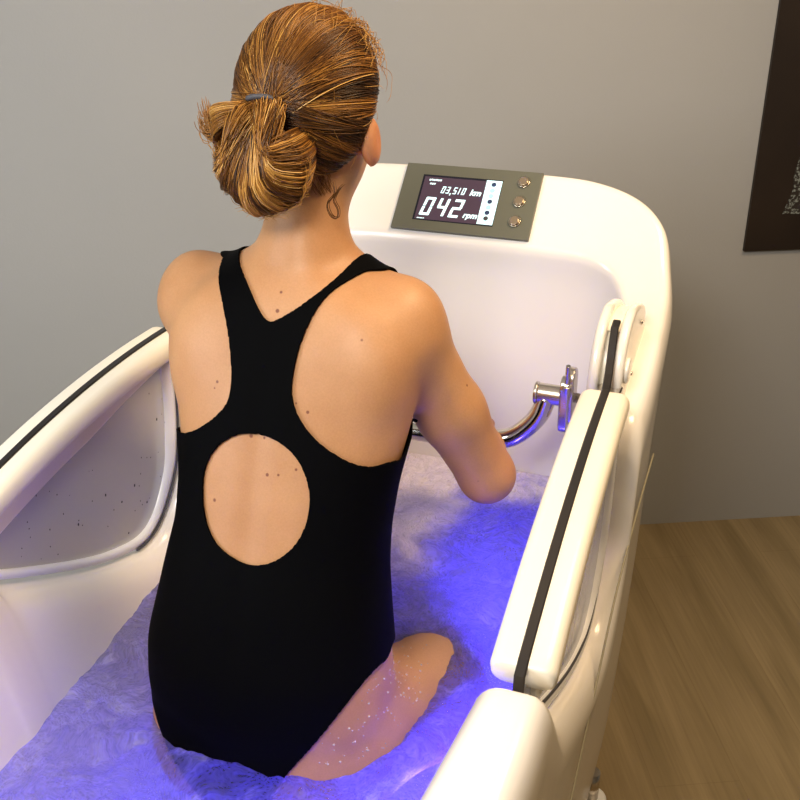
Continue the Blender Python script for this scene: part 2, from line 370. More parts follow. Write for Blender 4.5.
# ------------------------------------------------------------------ the tub
tub = bpy.data.objects.new('hydrotherapy_tub', None); COL.objects.link(tub)
tub['label'] = 'white moulded one-person hydrotherapy tub with raised end and control panel, filled with bubbling water'; tub['category'] = 'tub'
DIP = [(-.190, 1.052), (-.168, 1.044), (-.142, 1.008), (-.110, .960), (-.067, .916), (.087, .828), (.19, .782), (.262, .766), (.320, .790), (.375, .855), (.398, .94), (.412, 1.01), (.440, 1.045), (.50, 1.06)]
half_I = [(0, -.60, 1.04), (.12, -.595, 1.04), (.22, -.56, 1.04), (.295, -.47, 1.04), (.325, -.36, 1.05), (.338, -.26, 1.052)]+[(.345, v, z) for v, z in DIP]+[(.340, .60, 1.07), (.332, .68, 1.075), (.322, .74, 1.085), (.310, .775, 1.108), (.285, .803, 1.137), (.245, .817, 1.150), (.17, .822, 1.155), (.09, .823, 1.156), (0, .823, 1.156)]
half_O = [(0, -.70, 1.04), (.15, -.69, 1.04), (.28, -.64, 1.04), (.37, -.54, 1.04), (.402, -.40, 1.05), (.408, -.27, 1.052)]+[(.408, v, z) for v, z in DIP]+[(.408, .60, 1.10), (.406, .68, 1.11), (.401, .765, 1.125), (.389, .83, 1.162), (.368, .885, 1.214), (.315, .922, 1.250), (.23, .943, 1.270), (.12, .948, 1.275), (0, .949, 1.276)]
NS = 8
I_ = catmull(half_I, NS); O_ = catmull(half_O, NS)
def mirror(A): return np.concatenate([A, (A*[-1, 1, 1])[::-1][1:-1]])
I_, O_ = mirror(I_), mirror(O_); NP = len(I_)
def inner_w(P, z):          # taper of the inner wall towards the bottom: a point under rim point P at height z
    d = P[2]-z; c = np.array([0, .12]); q = P[:2]-c; L_ = np.linalg.norm(q); far = np.clip((P[1]-.70)/.08, 0, 1); d = max(d, 0); k = (.13+.03*far)*d+(.02-.036*far)*(1-math.exp(-d/.03))
    return np.array([*(P[:2]-q/L_*k), z])
def shell():
    V = []; rows = []
    for i in range(NP):
        a, b = I_[i], O_[i]; d = b-a; w = np.linalg.norm(d); out = np.array([d[0], d[1], 0]); out /= np.linalg.norm(out); e = d/w
        nrm = np.cross(e, [0, 0, 1]); up = np.array([0, 0, 1.]); up = up-e*up.dot(e); up /= np.linalg.norm(up)
        R_ = min(.020, w*.30); col = []
        zb = .47; zi = [a[2]-.03-(a[2]-.03-zb)*t for t in (1, .75, .5, .3, .15, .06, 0)]
        # tub bottom edge fillet then the inner wall
        p = inner_w(a, zb); c2 = np.array([0, .12]); q = (p[:2]-c2)
        col += [np.array([*(c2+q*.5), .40]), np.array([*(c2+q*.88), .405]), np.array([*(c2+q*.97), .43])]
        for z in zi: col.append(inner_w(a, z))
        base = inner_w(a, a[2]-.03)
        # rounded inner lip, flat top, rounded outer edge
        for t in (.25, .5, .75, 1):
            an = t*pi/2; start = base; col.append(start*(1-t)**2+2*t*(1-t)*a+(a+e*R_*.9)*t*t)
        crown = .0
        for t in (.38, .60): col.append(a+e*(w*t)+up*crown)
        ob = b-np.array([0, 0, .040])+out*.005
        for t in (0, .2, .4, .6, .8, 1): col.append((b-e*R_*1.2)*(1-t)**2+2*t*(1-t)*(b+up*.002)+ob*t*t)
        for z, k in ((ob[2]*.85+.62*.15, .001), (ob[2]*.45+.62*.55, -.006), (.62, -.010), (.45, -.016), (.25, -.026), (.12, -.04), (.07, -.055)): col.append(np.array([b[0]+out[0]*k, b[1]+out[1]*k, z]))
        rows.append(len(col)); V += col
    n = rows[0]; F = []
    for i in range(NP):
        j = (i+1) % NP
        for k in range(n-1): F.append((i*n+k, i*n+k+1, j*n+k+1, j*n+k))
    F.append([i*n for i in range(NP)]); F.append([i*n+n-1 for i in range(NP)][::-1])
    me = mesh('shell', V, F); return me
link('shell', shell(), tub, M_shell)
# moulded seam low on the outer skirt, both sides
for s in (-1, 1):
    pts = catmull([(.4265*s, -.25, .80), (.4285*s, -.19, .725), (.4275*s, -.12, .705), (.4275*s, 0, .735), (.4275*s, .15, .80), (.428*s, .30, .87), (.4285*s, .50, .90), (.428*s, .66, .90)], 8)
    sweep('skirt_seam', [p-np.array([s*.0172, 0, .030]) for p in pts], .0016, tub, M_groove, 8)
# levelling feet
for s in (-1, 1):
    for v in (.66, -.45):
        cyl('levelling_foot', (s*.365, v, 0), (s*.365, v, .03), .032, tub, M_frame, 24, .006); cyl('levelling_stem', (s*.365, v, .028), (s*.365, v, .10), .014, tub, M_steel, 16)
# bath lamps under the water
M_led = mat('blue_lamp_lens', (.2, .2, .8), .3); B(M_led).inputs['Emission Color'].default_value = (.10, .08, 1, 1); B(M_led).inputs['Emission Strength'].default_value = 6
def lamp(x, y, z, e, r=.03, col=(.09, .06, 1)):
    l = bpy.data.lights.new('underwater_lamp', 'POINT'); l.energy = e; l.color = col; l.shadow_soft_size = r
    o = bpy.data.objects.new('underwater_lamp', l); COL.objects.link(o); o.location = (x, y, z); return o

# ------------------------------------------------------------------ doors in both dips
def rail_z(v): return 1.085+.195*v-.281*v*v-.010
def door(s):
    d = bpy.data.objects.new('side_door', None); COL.objects.link(d); d.parent = tub
    cu = .370*s; vs = np.linspace(-.126, .392, 34)
    # handrail: rounded box section swept along an arc
    V, F = [], []; hw, hh = .0355, .018; sec = []
    for cx, cz, a0 in ((hw-.014, hh-.014, 0), (-hw+.014, hh-.014, 90), (-hw+.014, -hh+.014, 180), (hw-.014, -hh+.014, 270)):
        for k in range(5):
            a = math.radians(a0+k*22.5); sec.append((cx+.014*math.cos(a), cz+.014*math.sin(a)))
    ns = len(sec)
    ends = [(-.128, .86), (-.126, .95)]+[(v, 1) for v in np.linspace(-.121, .386, 34)]+[(.391, .95), (.393, .86)]
    for v, k in ends:
        sl = .195-.562*v; t = np.array([0, 1, sl])/math.hypot(1, sl); n_ = np.array([0, -t[2], t[1]])
        for a, b in sec: V.append(np.array([cu-s*.025*(v+.128)+a*k, v, rail_z(v)-hh])+n_*b*k)
    ne = len(ends)
    for i in range(ne-1):
        for k in range(ns): F.append((i*ns+k, (i+1)*ns+k, (i+1)*ns+(k+1) % ns, i*ns+(k+1) % ns))
    F.append(list(range(ns))); F.append([(ne-1)*ns+k for k in range(ns)][::-1])
    rail = link('handrail', mesh('handrail', V, F), d, M_rail)
    # black grip strip running on past the far end of the rail into the hinge
    pts = [(-.146, rail_z(-.13)-.024), (-.143, rail_z(-.13)-.004), (-.125, rail_z(-.125)+.001)]+[(v, rail_z(v)+.0012) for v in vs]+[(.405, 1.112), (.425, 1.118), (.447, 1.134), (.468, 1.155), (.482, 1.168), (.50, 1.172)]
    V, F = [], []; wd = .0058
    for i, (v, z) in enumerate(pts):
        a = pts[max(i-1, 0)]; b = pts[min(i+1, len(pts)-1)]; tx, tz = b[0]-a[0], b[1]-a[1]; l = math.hypot(tx, tz); nx, nz = -tz/l, tx/l
        for du, o_ in ((-wd, 0), (-wd*.75, .0014), (wd*.75, .0014), (wd, 0), (wd, -.003), (-wd, -.003)): V.append((cu+du-s*(.025*(min(v, .39)+.128)+.085*max(0, min(v, .48)-.39)), v+nx*o_, z+nz*o_))
    for i in range(len(pts)-1):
        for k in range(6): F.append((i*6+k, (i+1)*6+k, (i+1)*6+(k+1) % 6, i*6+(k+1) % 6))
    F.append(range(6)); F.append([(len(pts)-1)*6+k for k in range(6)][::-1])
    link('grip_strip', mesh('grip_strip', V, F, False), d, M_strip)
    # lens-shaped pane and its frame
    low = catmull([(-.146, 1.006), (-.116, .975), (-.067, .930), (.087, .841), (.19, .795), (.258, .780), (.312, .802), (.365, .864), (.386, .94), (.394, 1.02), (.400, 1.085)], 6)
    c = np.array([.10, .98]); tops = [(v, rail_z(v)-.030) for v in np.linspace(.392, -.158, 26)]
    prism('pane', [tuple(p) for p in low]+tops, 0, cu-.004, cu+.004, d, M_pane)
    V, F = [], []; k4 = 0
    for i, p in enumerate(low):
        a = low[max(i-1, 0)]; b = low[min(i+1, len(low)-1)]; t = (b-a)/np.linalg.norm(b-a); n_ = np.array([-t[1], t[0]])
        f = i/(len(low)-1); w_ = np.interp(f, [0, .35, .6, .75, 1], [.008, .009, .016, .026, .028])
        for du, o_ in ((-.011, -.004), (-.013, w_*.4), (-.010, w_), (.010, w_), (.013, w_*.4), (.011, -.004)): V.append((cu+du, p[0]+n_[0]*o_, p[1]+n_[1]*o_))
    m = len(low)
    for i in range(m-1):
        for k in range(6): F.append((i*6+k, (i+1)*6+k, (i+1)*6+(k+1) % 6, i*6+(k+1) % 6))
    F.append(range(6)); F.append([(m-1)*6+k for k in range(6)][::-1])
    fr = link('pane_frame', mesh('pane_frame', V, F), d, M_frame)
    if s > 0: sweep('door_gasket', [(cu+.0105, p[0]-.001, p[1]+.011) for p in low], .0018, d, M_gasket, 8)
    prism('rail_skirt', [(v, rail_z(v)-.036) for v in np.linspace(-.100, .390, 24)]+[(v, rail_z(v)-.078+.10*max(0, v-.16)) for v in np.linspace(.390, -.100, 24)], 0, cu-.015, cu+.015, d, M_rail, .006)
    sweep('door_gasket', [(cu-s*.0130, p[0]-.001, p[1]-.005) for p in low[int(m*.45):]], .0020, d, M_gasket, 8)
    return d, cu, low
dl = door(-1); dr = door(1)
# specks on the pane of the left door
bm = bmesh.new(); rs = random.Random(5); cl = dl[1]; nfl = 0
while nfl < 48:
    v = rs.uniform(-.02, .37); zlo = np.interp(v, dl[2][:, 0], dl[2][:, 1])+.02; zhi = rail_z(v)-.055
    z = zlo+(zhi-zlo)*min(1, abs(rs.gauss(.0, .36)))
    if v < .1 and rs.random() < .5: continue
    r0 = rs.choice([.0007, .0009, .0011, .0012, .0019]); mt_ = Matrix.Translation((cl+.0045, v, z)) @ Matrix.Diagonal((.25, 1, rs.uniform(1, 1.5), 1))
    bmesh.ops.create_icosphere(bm, subdivisions=1, radius=r0, matrix=mt_); nfl += 1
fl = link('water_specks', bmmesh('water_specks', bm), dl[0], M_fleck); fl['kind'] = 'stuff'

# hinge housings
for s in (-1, 1):
    out = catmull([(.436, 1.055), (.432, 1.085), (.437, 1.115), (.455, 1.147), (.485, 1.170), (.53, 1.180), (.57, 1.174), (.62, 1.160), (.66, 1.140), (.675, 1.115)], 5)
    poly = [tuple(p) for p in out]+[(.68, 1.085), (.65, 1.05), (.60, 1.03), (.50, 1.03), (.45, 1.035)]
    h = bpy.data.objects.new('hinge_housing', None); COL.objects.link(h); h.parent = tub
    prism('cheek', poly, 0, s*.322, s*.338, h, M_shell, .007); prism('cheek', [(a+.004, b-.004) for a, b in poly], 0, s*.356, s*.372, h, M_shell, .007)
    core = [(a+(.020 if a < .48 else .006), b-.012) for a, b in poly]
    prism('strap_guide', core, 0, s*.337, s*.357, h, M_rail, .002)
    cyl('pivot_cap', (s*.371, .475, 1.105), (s*.378, .475, 1.105), .020, h, M_shell, 28, .003)
    cyl('screw', (s*.371, .54, 1.07), (s*.3745, .54, 1.07), .004, h, M_steel, 12); cyl('screw', (s*.371, .62, 1.125), (s*.3745, .62, 1.125), .004, h, M_steel, 12)
    box('hinge_bracket', (min(s*.338, s*.374), .395, 1.055), (max(s*.338, s*.374), .450, 1.092), h, M_steel, .004)

# ------------------------------------------------------------------ control panel on the sloping face of the raised end
PH = math.radians(43.9); PC = Vector((0, .886, 1.215)); pu = Vector((1, 0, 0)); pv = Vector((0, math.cos(PH), math.sin(PH))); pn = pu.cross(pv)
PM = Matrix((( *pu, ), ( *pv, ), ( *pn, ))).transposed().to_4x4(); PM.translation = PC+pn*.0035
panel = bpy.data.objects.new('control_panel', None); COL.objects.link(panel); panel.parent = tub; panel.matrix_world = PM
def pl(name, pts, z0, z1, mt, parent=panel, bw=0): return prism(name, pts, 2, z0, z1, parent, mt, bw)
def rect(x0, y0, x1, y1, sh=0): return [(x0+sh*y0, y0), (x1+sh*y0, y0), (x1+sh*y1, y1), (x0+sh*y1, y1)]
pl('faceplate', rect(-.1335, -.071, .1335, .071), -.004, .004, M_panel, bw=.0012)
scr = pl('screen', rect(-.095, -.0505, .062, .0475), .0035, .0045, M_lcdrim)
pl('display', rect(-.091, -.0485, .059, .0430), .0044, .0049, M_lcd, scr)
bar = pl('icon_bar', rect(.0310, -.0480, .0610, .0450), .0048, .0054, M_icon, scr)
def disc(x, y, r, mt, z0=.0053, z1=.0058, par=scr, name='icon'): return pl(name, [(x+r*math.cos(a*pi/10), y+r*math.sin(a*pi/10)) for a in range(20)], z0, z1, mt, par)
for i, y in enumerate((.0365, .0235, .0120, .0000, -.0120, -.0235, -.0355)):
    disc(.0460, y, .0046, M_icondark if i in (0, 3, 5) else (M_gasket if i == 6 else M_iconpale))
SEG = {'0': 'abcdef', '1': 'bc', '2': 'abged', '3': 'abgcd', '4': 'fgbc', '5': 'afgcd'}
def digit(ch, x, y, w, h, t, name='digit'):
    bm = bmesh.new(); sh = .20; g = t*.16
    segs = {'a': (g, h-t, w-g, h), 'd': (g, 0, w-g, t), 'g': (g, h/2-t/2, w-g, h/2+t/2), 'f': (0, h/2+g, t, h-g), 'b': (w-t, h/2+g, w, h-g), 'e': (0, g, t, h/2-g), 'c': (w-t, g, w, h/2-g)}
    for k in SEG[ch]:
        x0, y0, x1, y1 = segs[k]; vs = []
        for zz_ in (.0049, .0055):
            vs.append([bm.verts.new((x+px+sh*py, y+py, zz_)) for px, py in ((x0, y0), (x1, y0), (x1, y1), (x0, y1))])
        bm.faces.new(vs[1]); bm.faces.new(vs[0][::-1])
        for q in range(4): bm.faces.new((vs[0][q], vs[0][(q+1) % 4], vs[1][(q+1) % 4], vs[1][q]))
    return link(name, bmmesh(name, bm, False), scr, M_digit)
for i, ch in enumerate('042'): digit(ch, -.0845+i*.0285, -.0400, .0195, .0390, .0052)
for ch, x in zip('03510', (-.0530, -.0438, -.0300, -.0240, -.0130)): digit(ch, x, .0095, .0064, .0145, .0018)
pl('comma', [(-.0345, .0105), (-.0320, .0105), (-.0335, .0060), (-.0352, .0060)], .0049, .0055, M_digit, scr)
def txt(s_, x, y, size, name, bold=.0):
    c = bpy.data.curves.new(name, 'FONT'); c.body = s_; c.size = size; c.shear = .25; c.extrude = .0003; c.offset = bold
    o = bpy.data.objects.new('tmp', c); COL.objects.link(o); bpy.context.view_layer.update()
    me = bpy.data.meshes.new_from_object(o.evaluated_get(bpy.context.evaluated_depsgraph_get())); me.name = name; bpy.data.objects.remove(o)
    me.materials.clear(); o = link(name, me, scr, M_digit); o.location = (x, y, .0052); return o
txt('km', .0035, .0100, .0175, 'lettering', .0005); txt('rpm', .0010, -.0380, .0165, 'lettering', .0005)
for k, (x, y, w_) in enumerate(((-.088, .0345, .0030), (-.0842, .0350, .0036), (-.0798, .0345, .0030), (-.0760, .0350, .0044), (-.0710, .0345, .0030), (-.0672, .0348, .0034), (-.0835, .0265, .0028), (-.0798, .0262, .0036), (-.0752, .0265, .0024), (-.0770, -.0475, .0050), (-.0712, -.0477, .0048), (-.0656, -.0475, .0030))):
    pl('small_print', rect(x, y, x+w_, y+(.0034 if k < 9 else .0018), .2), .0049, .0053, M_digit, scr)
for y in (.0470, .0055, -.0360):
    b_ = bpy.data.objects.new('button', None); COL.objects.link(b_); b_.parent = panel; b_.location = (.1010, y, 0)
    cyl('ring', (0, 0, .0035), (0, 0, .0075), .0118, b_, M_buttonring, 28, .001); cyl('cap', (0, 0, .007), (0, 0, .0105), .0088, b_, M_button, 28, .0015)

# ------------------------------------------------------------------ handlebar
hb = bpy.data.objects.new('handlebar', None); COL.objects.link(hb); hb.location = (0, .600, .872)
hb['label'] = 'polished steel bent-tube handlebar clamped between the tub walls in front of the woman'; hb['category'] = 'handlebar'
def hbp(o): o.parent = hb; o.matrix_parent_inverse = Matrix.Translation((0, -.600, -.872)); return o
half = [(0, .600, .872), (.07, .600, .872), (.125, .600, .878), (.170, .599, .890), (.202, .598, .918), (.222, .598, .948), (.232, .598, .982)]
full = [(-x, y, z) for x, y, z in half[:0:-1]]+half
hbp(sweep('bar', catmull(full, 8), .0170, None, M_chrome, 24))
for s in (-1, 1):
    hbp(cyl('joint', (s*.216, .599, .985), (s*.262, .599, .985), .0175, None, M_steel, 28, .003))
    hbp(cyl('end_cap', (s*.211, .599, .985), (s*.217, .599, .985), .0195, None, M_steel, 28, .002))
    st = [(.604+.020*math.cos(a), 1.015+.020*math.sin(a)) for a in np.linspace(0, pi, 12)]+[(.604+.018*math.cos(a), .949+.018*math.sin(a)) for a in np.linspace(pi, 2*pi, 12)]
    hbp(prism('clamp_plate', [(y+.004, z) for y, z in st], 0, s*.262, s*.277, None, M_steel, .003))
    hbp(prism('clamp_jaw', [(y-.004, z-.012) for y, z in st], 0, s*.255, s*.271, None, M_chrome, .003))
    hbp(cyl('lever', (s*.266, .589, 1.005), (s*.268, .579, 1.051), .0042, None, M_chrome, 14, .001))
    hbp(cyl('lever_nut', (s*.265, .591, .989), (s*.267, .585, 1.013), .0085, None, M_steel, 18, .0015))
    hbp(cyl('wall_shaft', (s*.277, .608, .981), (s*.330, .608, .981), .0085, None, M_chrome, 20))
    hbp(cyl('wall_flange', (s*.308, .608, .981), (s*.330, .608, .981), .020, None, M_steel, 28, .002))

# ------------------------------------------------------------------ water
WZ = .722
M_water = bpy.data.materials.new('bubbling_water'); M_water.use_nodes = True
def build_water():
    m = M_water; nt = m.node_tree; b = B(m); out = nt.nodes['Material Output']
    g = N(m, 'ShaderNodeNewGeometry')
    mp = N(m, 'ShaderNodeMapping'); mp.inputs['Scale'].default_value = (1, 1, .3); L(m, g.outputs['Position'], mp.inputs['Vector'])
    warp = N(m, 'ShaderNodeTexNoise'); warp.inputs['Scale'].default_value = 9; warp.inputs['Detail'].default_value = 3; L(m, mp.outputs[0], warp.inputs['Vector'])
    vm = N(m, 'ShaderNodeVectorMath', operation='MULTIPLY_ADD'); L(m, warp.outputs['Color'], vm.inputs[0]); vm.inputs[1].default_value = (.12, .12, .0); L(m, mp.outputs[0], vm.inputs[2])
    f1 = N(m, 'ShaderNodeTexNoise'); f1.inputs['Scale'].default_value = 22; f1.inputs['Detail'].default_value = 9; f1.inputs['Roughness'].default_value = .62; L(m, vm.outputs[0], f1.inputs['Vector'])
    big = N(m, 'ShaderNodeTexNoise'); big.inputs['Scale'].default_value = 4.5; big.inputs['Detail'].default_value = 2; L(m, mp.outputs[0], big.inputs['Vector'])
    add = N(m, 'ShaderNodeMath', operation='MULTIPLY_ADD'); L(m, big.outputs['Fac'], add.inputs[0]); add.inputs[1].default_value = .55; L(m, f1.outputs['Fac'], add.inputs[2])
    fcd = N(m, 'ShaderNodeVectorMath', operation='DISTANCE'); L(m, vm.outputs[0], fcd.inputs[0]); fcd.inputs[1].default_value = (-.03, .80, .27)
    fcf = N(m, 'ShaderNodeMapRange'); fcf.inputs[1].default_value = .30; fcf.inputs[2].default_value = .19; L(m, fcd.outputs['Value'], fcf.inputs[0])
    sx = N(m, 'ShaderNodeSeparateXYZ'); L(m, vm.outputs[0], sx.inputs[0])
    def mr(src, a_, b_):
        q = N(m, 'ShaderNodeMapRange'); q.interpolation_type = 'SMOOTHSTEP'; q.inputs[1].default_value = a_; q.inputs[2].default_value = b_; L(m, src, q.inputs[0]); return q.outputs[0]
    def mt2(op, a_, b_):
        q = N(m, 'ShaderNodeMath', operation=op); L(m, a_, q.inputs[0]); L(m, b_, q.inputs[1]); return q
    fcf = mt2('MULTIPLY', mt2('MAXIMUM', mr(sx.outputs[0], .175, .095), mr(sx.outputs[1], .68, .75)).outputs[0], mr(sx.outputs[1], .38, .52))
    lfd = N(m, 'ShaderNodeVectorMath', operation='DISTANCE'); L(m, vm.outputs[0], lfd.inputs[0]); lfd.inputs[1].default_value = (-.32, .0, .27)
    lff = N(m, 'ShaderNodeMapRange'); lff.inputs[1].default_value = .38; lff.inputs[2].default_value = .16; lff.inputs[4].default_value = .42; L(m, lfd.outputs['Value'], lff.inputs[0])
    fmx = N(m, 'ShaderNodeMath', operation='MAXIMUM'); L(m, fcf.outputs[0], fmx.inputs[0]); L(m, lff.outputs[0], fmx.inputs[1]); fcf = fmx
    fr = N(m, 'ShaderNodeMapRange'); fr.inputs[1].default_value = .70; fr.inputs[2].default_value = .96; fr.inputs[3].default_value = .38; fr.inputs[4].default_value = .95
    sp = N(m, 'ShaderNodeVectorMath', operation='DISTANCE'); L(m, g.outputs['Position'], sp.inputs[0]); sp.inputs[1].default_value = (-.10, .72, .72); sm_ = N(m, 'ShaderNodeMapRange'); sm_.inputs[1].default_value = .38; sm_.inputs[2].default_value = .12; sm_.inputs[3].default_value = 0; sm_.inputs[4].default_value = .30; L(m, sp.outputs['Value'], sm_.inputs[0])
    ad2 = N(m, 'ShaderNodeMath', operation='ADD'); L(m, add.outputs[0], ad2.inputs[0]); L(m, sm_.outputs[0], ad2.inputs[1]); L(m, ad2.outputs[0], fr.inputs[0])
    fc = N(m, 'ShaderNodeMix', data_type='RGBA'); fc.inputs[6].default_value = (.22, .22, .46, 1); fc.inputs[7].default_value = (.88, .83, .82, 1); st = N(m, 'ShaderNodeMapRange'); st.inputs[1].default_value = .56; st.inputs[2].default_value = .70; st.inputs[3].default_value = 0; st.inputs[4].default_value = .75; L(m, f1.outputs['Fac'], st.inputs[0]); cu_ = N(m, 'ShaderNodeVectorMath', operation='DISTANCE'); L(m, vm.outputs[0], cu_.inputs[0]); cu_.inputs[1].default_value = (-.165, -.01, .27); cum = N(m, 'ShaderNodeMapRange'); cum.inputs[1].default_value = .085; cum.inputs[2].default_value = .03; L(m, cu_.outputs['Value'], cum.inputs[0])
    cut = N(m, 'ShaderNodeMapRange'); cut.inputs[1].default_value = .50; cut.inputs[2].default_value = .56; L(m, f1.outputs['Fac'], cut.inputs[0]); cup = N(m, 'ShaderNodeMath', operation='MULTIPLY'); L(m, cum.outputs[0], cup.inputs[0]); L(m, cut.outputs[0], cup.inputs[1])
    st2 = N(m, 'ShaderNodeMath', operation='MAXIMUM'); L(m, st.outputs[0], st2.inputs[0]); L(m, cup.outputs[0], st2.inputs[1]); st = st2
    mxx = N(m, 'ShaderNodeMath', operation='MAXIMUM'); L(m, st.outputs[0], mxx.inputs[0]); L(m, fcf.outputs[0], mxx.inputs[1]); L(m, mxx.outputs[0], fc.inputs[0]); L(m, fc.outputs[2], b.inputs['Base Color']); b.inputs['Roughness'].default_value = .16
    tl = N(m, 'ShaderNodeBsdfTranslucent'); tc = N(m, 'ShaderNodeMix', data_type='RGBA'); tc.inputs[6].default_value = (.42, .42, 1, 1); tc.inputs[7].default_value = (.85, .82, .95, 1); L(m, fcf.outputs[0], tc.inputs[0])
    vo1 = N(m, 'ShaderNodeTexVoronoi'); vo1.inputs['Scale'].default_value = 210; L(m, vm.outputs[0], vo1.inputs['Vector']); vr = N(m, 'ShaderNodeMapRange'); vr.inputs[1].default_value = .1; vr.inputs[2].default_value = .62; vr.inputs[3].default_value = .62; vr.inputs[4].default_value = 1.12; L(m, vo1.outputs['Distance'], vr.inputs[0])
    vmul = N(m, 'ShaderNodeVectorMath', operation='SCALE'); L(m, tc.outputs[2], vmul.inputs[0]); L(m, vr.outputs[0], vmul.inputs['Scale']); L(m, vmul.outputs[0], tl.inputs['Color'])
    mixf = N(m, 'ShaderNodeMixShader'); mf = N(m, 'ShaderNodeMapRange'); mf.inputs[3].default_value = .76; mf.inputs[4].default_value = .22; L(m, fcf.outputs[0], mf.inputs[0]); L(m, mf.outputs[0], mixf.inputs[0]); L(m, b.outputs[0], mixf.inputs[1]); L(m, tl.outputs[0], mixf.inputs[2])
    gl = N(m, 'ShaderNodeBsdfGlossy'); gl.inputs['Roughness'].default_value = .08; tp = N(m, 'ShaderNodeBsdfTransparent'); tp.inputs['Color'].default_value = (.72, .76, .96, 1)
    lw = N(m, 'ShaderNodeFresnel'); lw.inputs['IOR'].default_value = 1.33
    clr = N(m, 'ShaderNodeMixShader'); L(m, lw.outputs[0], clr.inputs[0]); L(m, tp.outputs[0], clr.inputs[1]); L(m, gl.outputs[0], clr.inputs[2])
    fin = N(m, 'ShaderNodeMixShader'); L(m, fr.outputs[0], fin.inputs[0]); L(m, clr.outputs[0], fin.inputs[1]); L(m, mixf.outputs[0], fin.inputs[2]); L(m, fin.outputs[0], out.inputs['Surface'])
    vo = N(m, 'ShaderNodeTexVoronoi'); vo.inputs['Scale'].default_value = 230; L(m, vm.outputs[0], vo.inputs['Vector'])
    b2 = N(m, 'ShaderNodeBump'); b2.inputs['Strength'].default_value = .9; b2.inputs['Distance'].default_value = .0025; L(m, vo.outputs['Distance'], b2.inputs['Height'])
    bp = N(m, 'ShaderNodeBump'); bp.inputs['Strength'].default_value = .8; bp.inputs['Distance'].default_value = .012
    f2 = N(m, 'ShaderNodeTexNoise'); f2.inputs['Scale'].default_value = 60; f2.inputs['Detail'].default_value = 6; L(m, vm.outputs[0], f2.inputs['Vector']); L(m, f2.outputs['Fac'], bp.inputs['Height'])
    L(m, b2.outputs['Normal'], bp.inputs['Normal'])
    for s_ in (b, tl, gl, lw): L(m, bp.outputs['Normal'], s_.inputs['Normal'])
build_water()
def water():
    half_pts = np.array([inner_w(p, WZ) for p in I_[:NP//2+1]]); o = np.argsort(half_pts[:, 1]); vv, uu = half_pts[o, 1], np.abs(half_pts[o, 0])
    v0, v1 = half_pts[:, 1].min(), half_pts[:, 1].max(); NV, NU = 330, 190; V = []; F = []
    for i in range(NV):
        t = i/(NV-1); v = v0+(v1-v0)*(.5-.5*math.cos(pi*t)) if False else v0+(v1-v0)*t
        w_ = np.interp(v, vv, uu)+.004
        if i in (0, NV-1): w_ = max(w_, .10)
        for j in range(NU):
            u = w_*(2*j/(NU-1)-1); p = Vector((u, v, 0)); q = p+.05*Vector((noise.noise(p*7), noise.noise(p*7+Vector((5, 3, 1))), 0))
            h = .0060*noise.noise(q*13)+.0042*abs(noise.noise(q*31+Vector((9, 2, 4))))+.0020*noise.noise(q*75)
            turb = math.exp(-((u+.10)**2+(v+.12)**2)/.04)+.6*math.exp(-((u-.20)**2+(v-.02)**2)/.010)
            h += turb*(.006*noise.noise(q*24)+.006*abs(noise.noise(q*48)))
            V.append((u, v, WZ+h))
    for i in range(NV-1):
        for j in range(NU-1): F.append((i*NU+j, i*NU+j+1, (i+1)*NU+j+1, (i+1)*NU+j))
    o_ = link('bath_water', mesh('bath_water', V, F), None, M_water)
    o_['label'] = 'bubbling water lit blue from below, filling the white tub around the woman'; o_['category'] = 'water'; o_['kind'] = 'stuff'
water()
# ------------------------------------------------------------------ the woman
woman = bpy.data.objects.new('person', None); COL.objects.link(woman); woman.location = (0, .03, .60)
woman['label'] = 'woman in black cut-out swimsuit sitting in the tub with her back turned'; woman['category'] = 'person'
def wpar(o, p=None): o.parent = p or woman; return o
WI = Matrix.Translation((0, -.03, -.60))
def wchild(name, me, mt): o = link(name, me, None, mt); o.parent = woman; o.matrix_parent_inverse = WI; return o
PR = limb_set(); ARMP = [p for p in PR if p[2] > 0 and p[0][1][2] > .84 and p[0][2][2] < 1.30 and (abs(p[0][1][0]+p[0][2][0])/2 > .15 or p[0][1][1] > .36)]
F0, AX = body_field((-.36, -.16, .08), (.36, .74, 1.66), .0045, PR)
Vb, Qb = surface_nets(F0, AX)
def cloud_mesh(name, V, Fc, smooth=True):
    me = bpy.data.meshes.new(name); Fc = np.asarray(Fc, np.int32); k = Fc.shape[1]
    me.vertices.add(len(V)); me.vertices.foreach_set('co', np.asarray(V, np.float32).ravel()); me.loops.add(Fc.size); me.loops.foreach_set('vertex_index', Fc.ravel())
    me.polygons.add(len(Fc)); me.polygons.foreach_set('loop_start', np.arange(0, Fc.size, k, dtype=np.int32)); me.polygons.foreach_set('use_smooth', np.full(len(Fc), smooth)); me.update(calc_edges=True); me.validate(); return me
def grad(P, F=None, ax=None):
    F = F0 if F is None else F; ax = AX if ax is None else ax
    e = .004; g = np.stack([trisample(F, ax, P+d)-trisample(F, ax, P-d) for d in np.eye(3)*e], 1); return g/(np.linalg.norm(g, axis=1)[:, None]+1e-9)
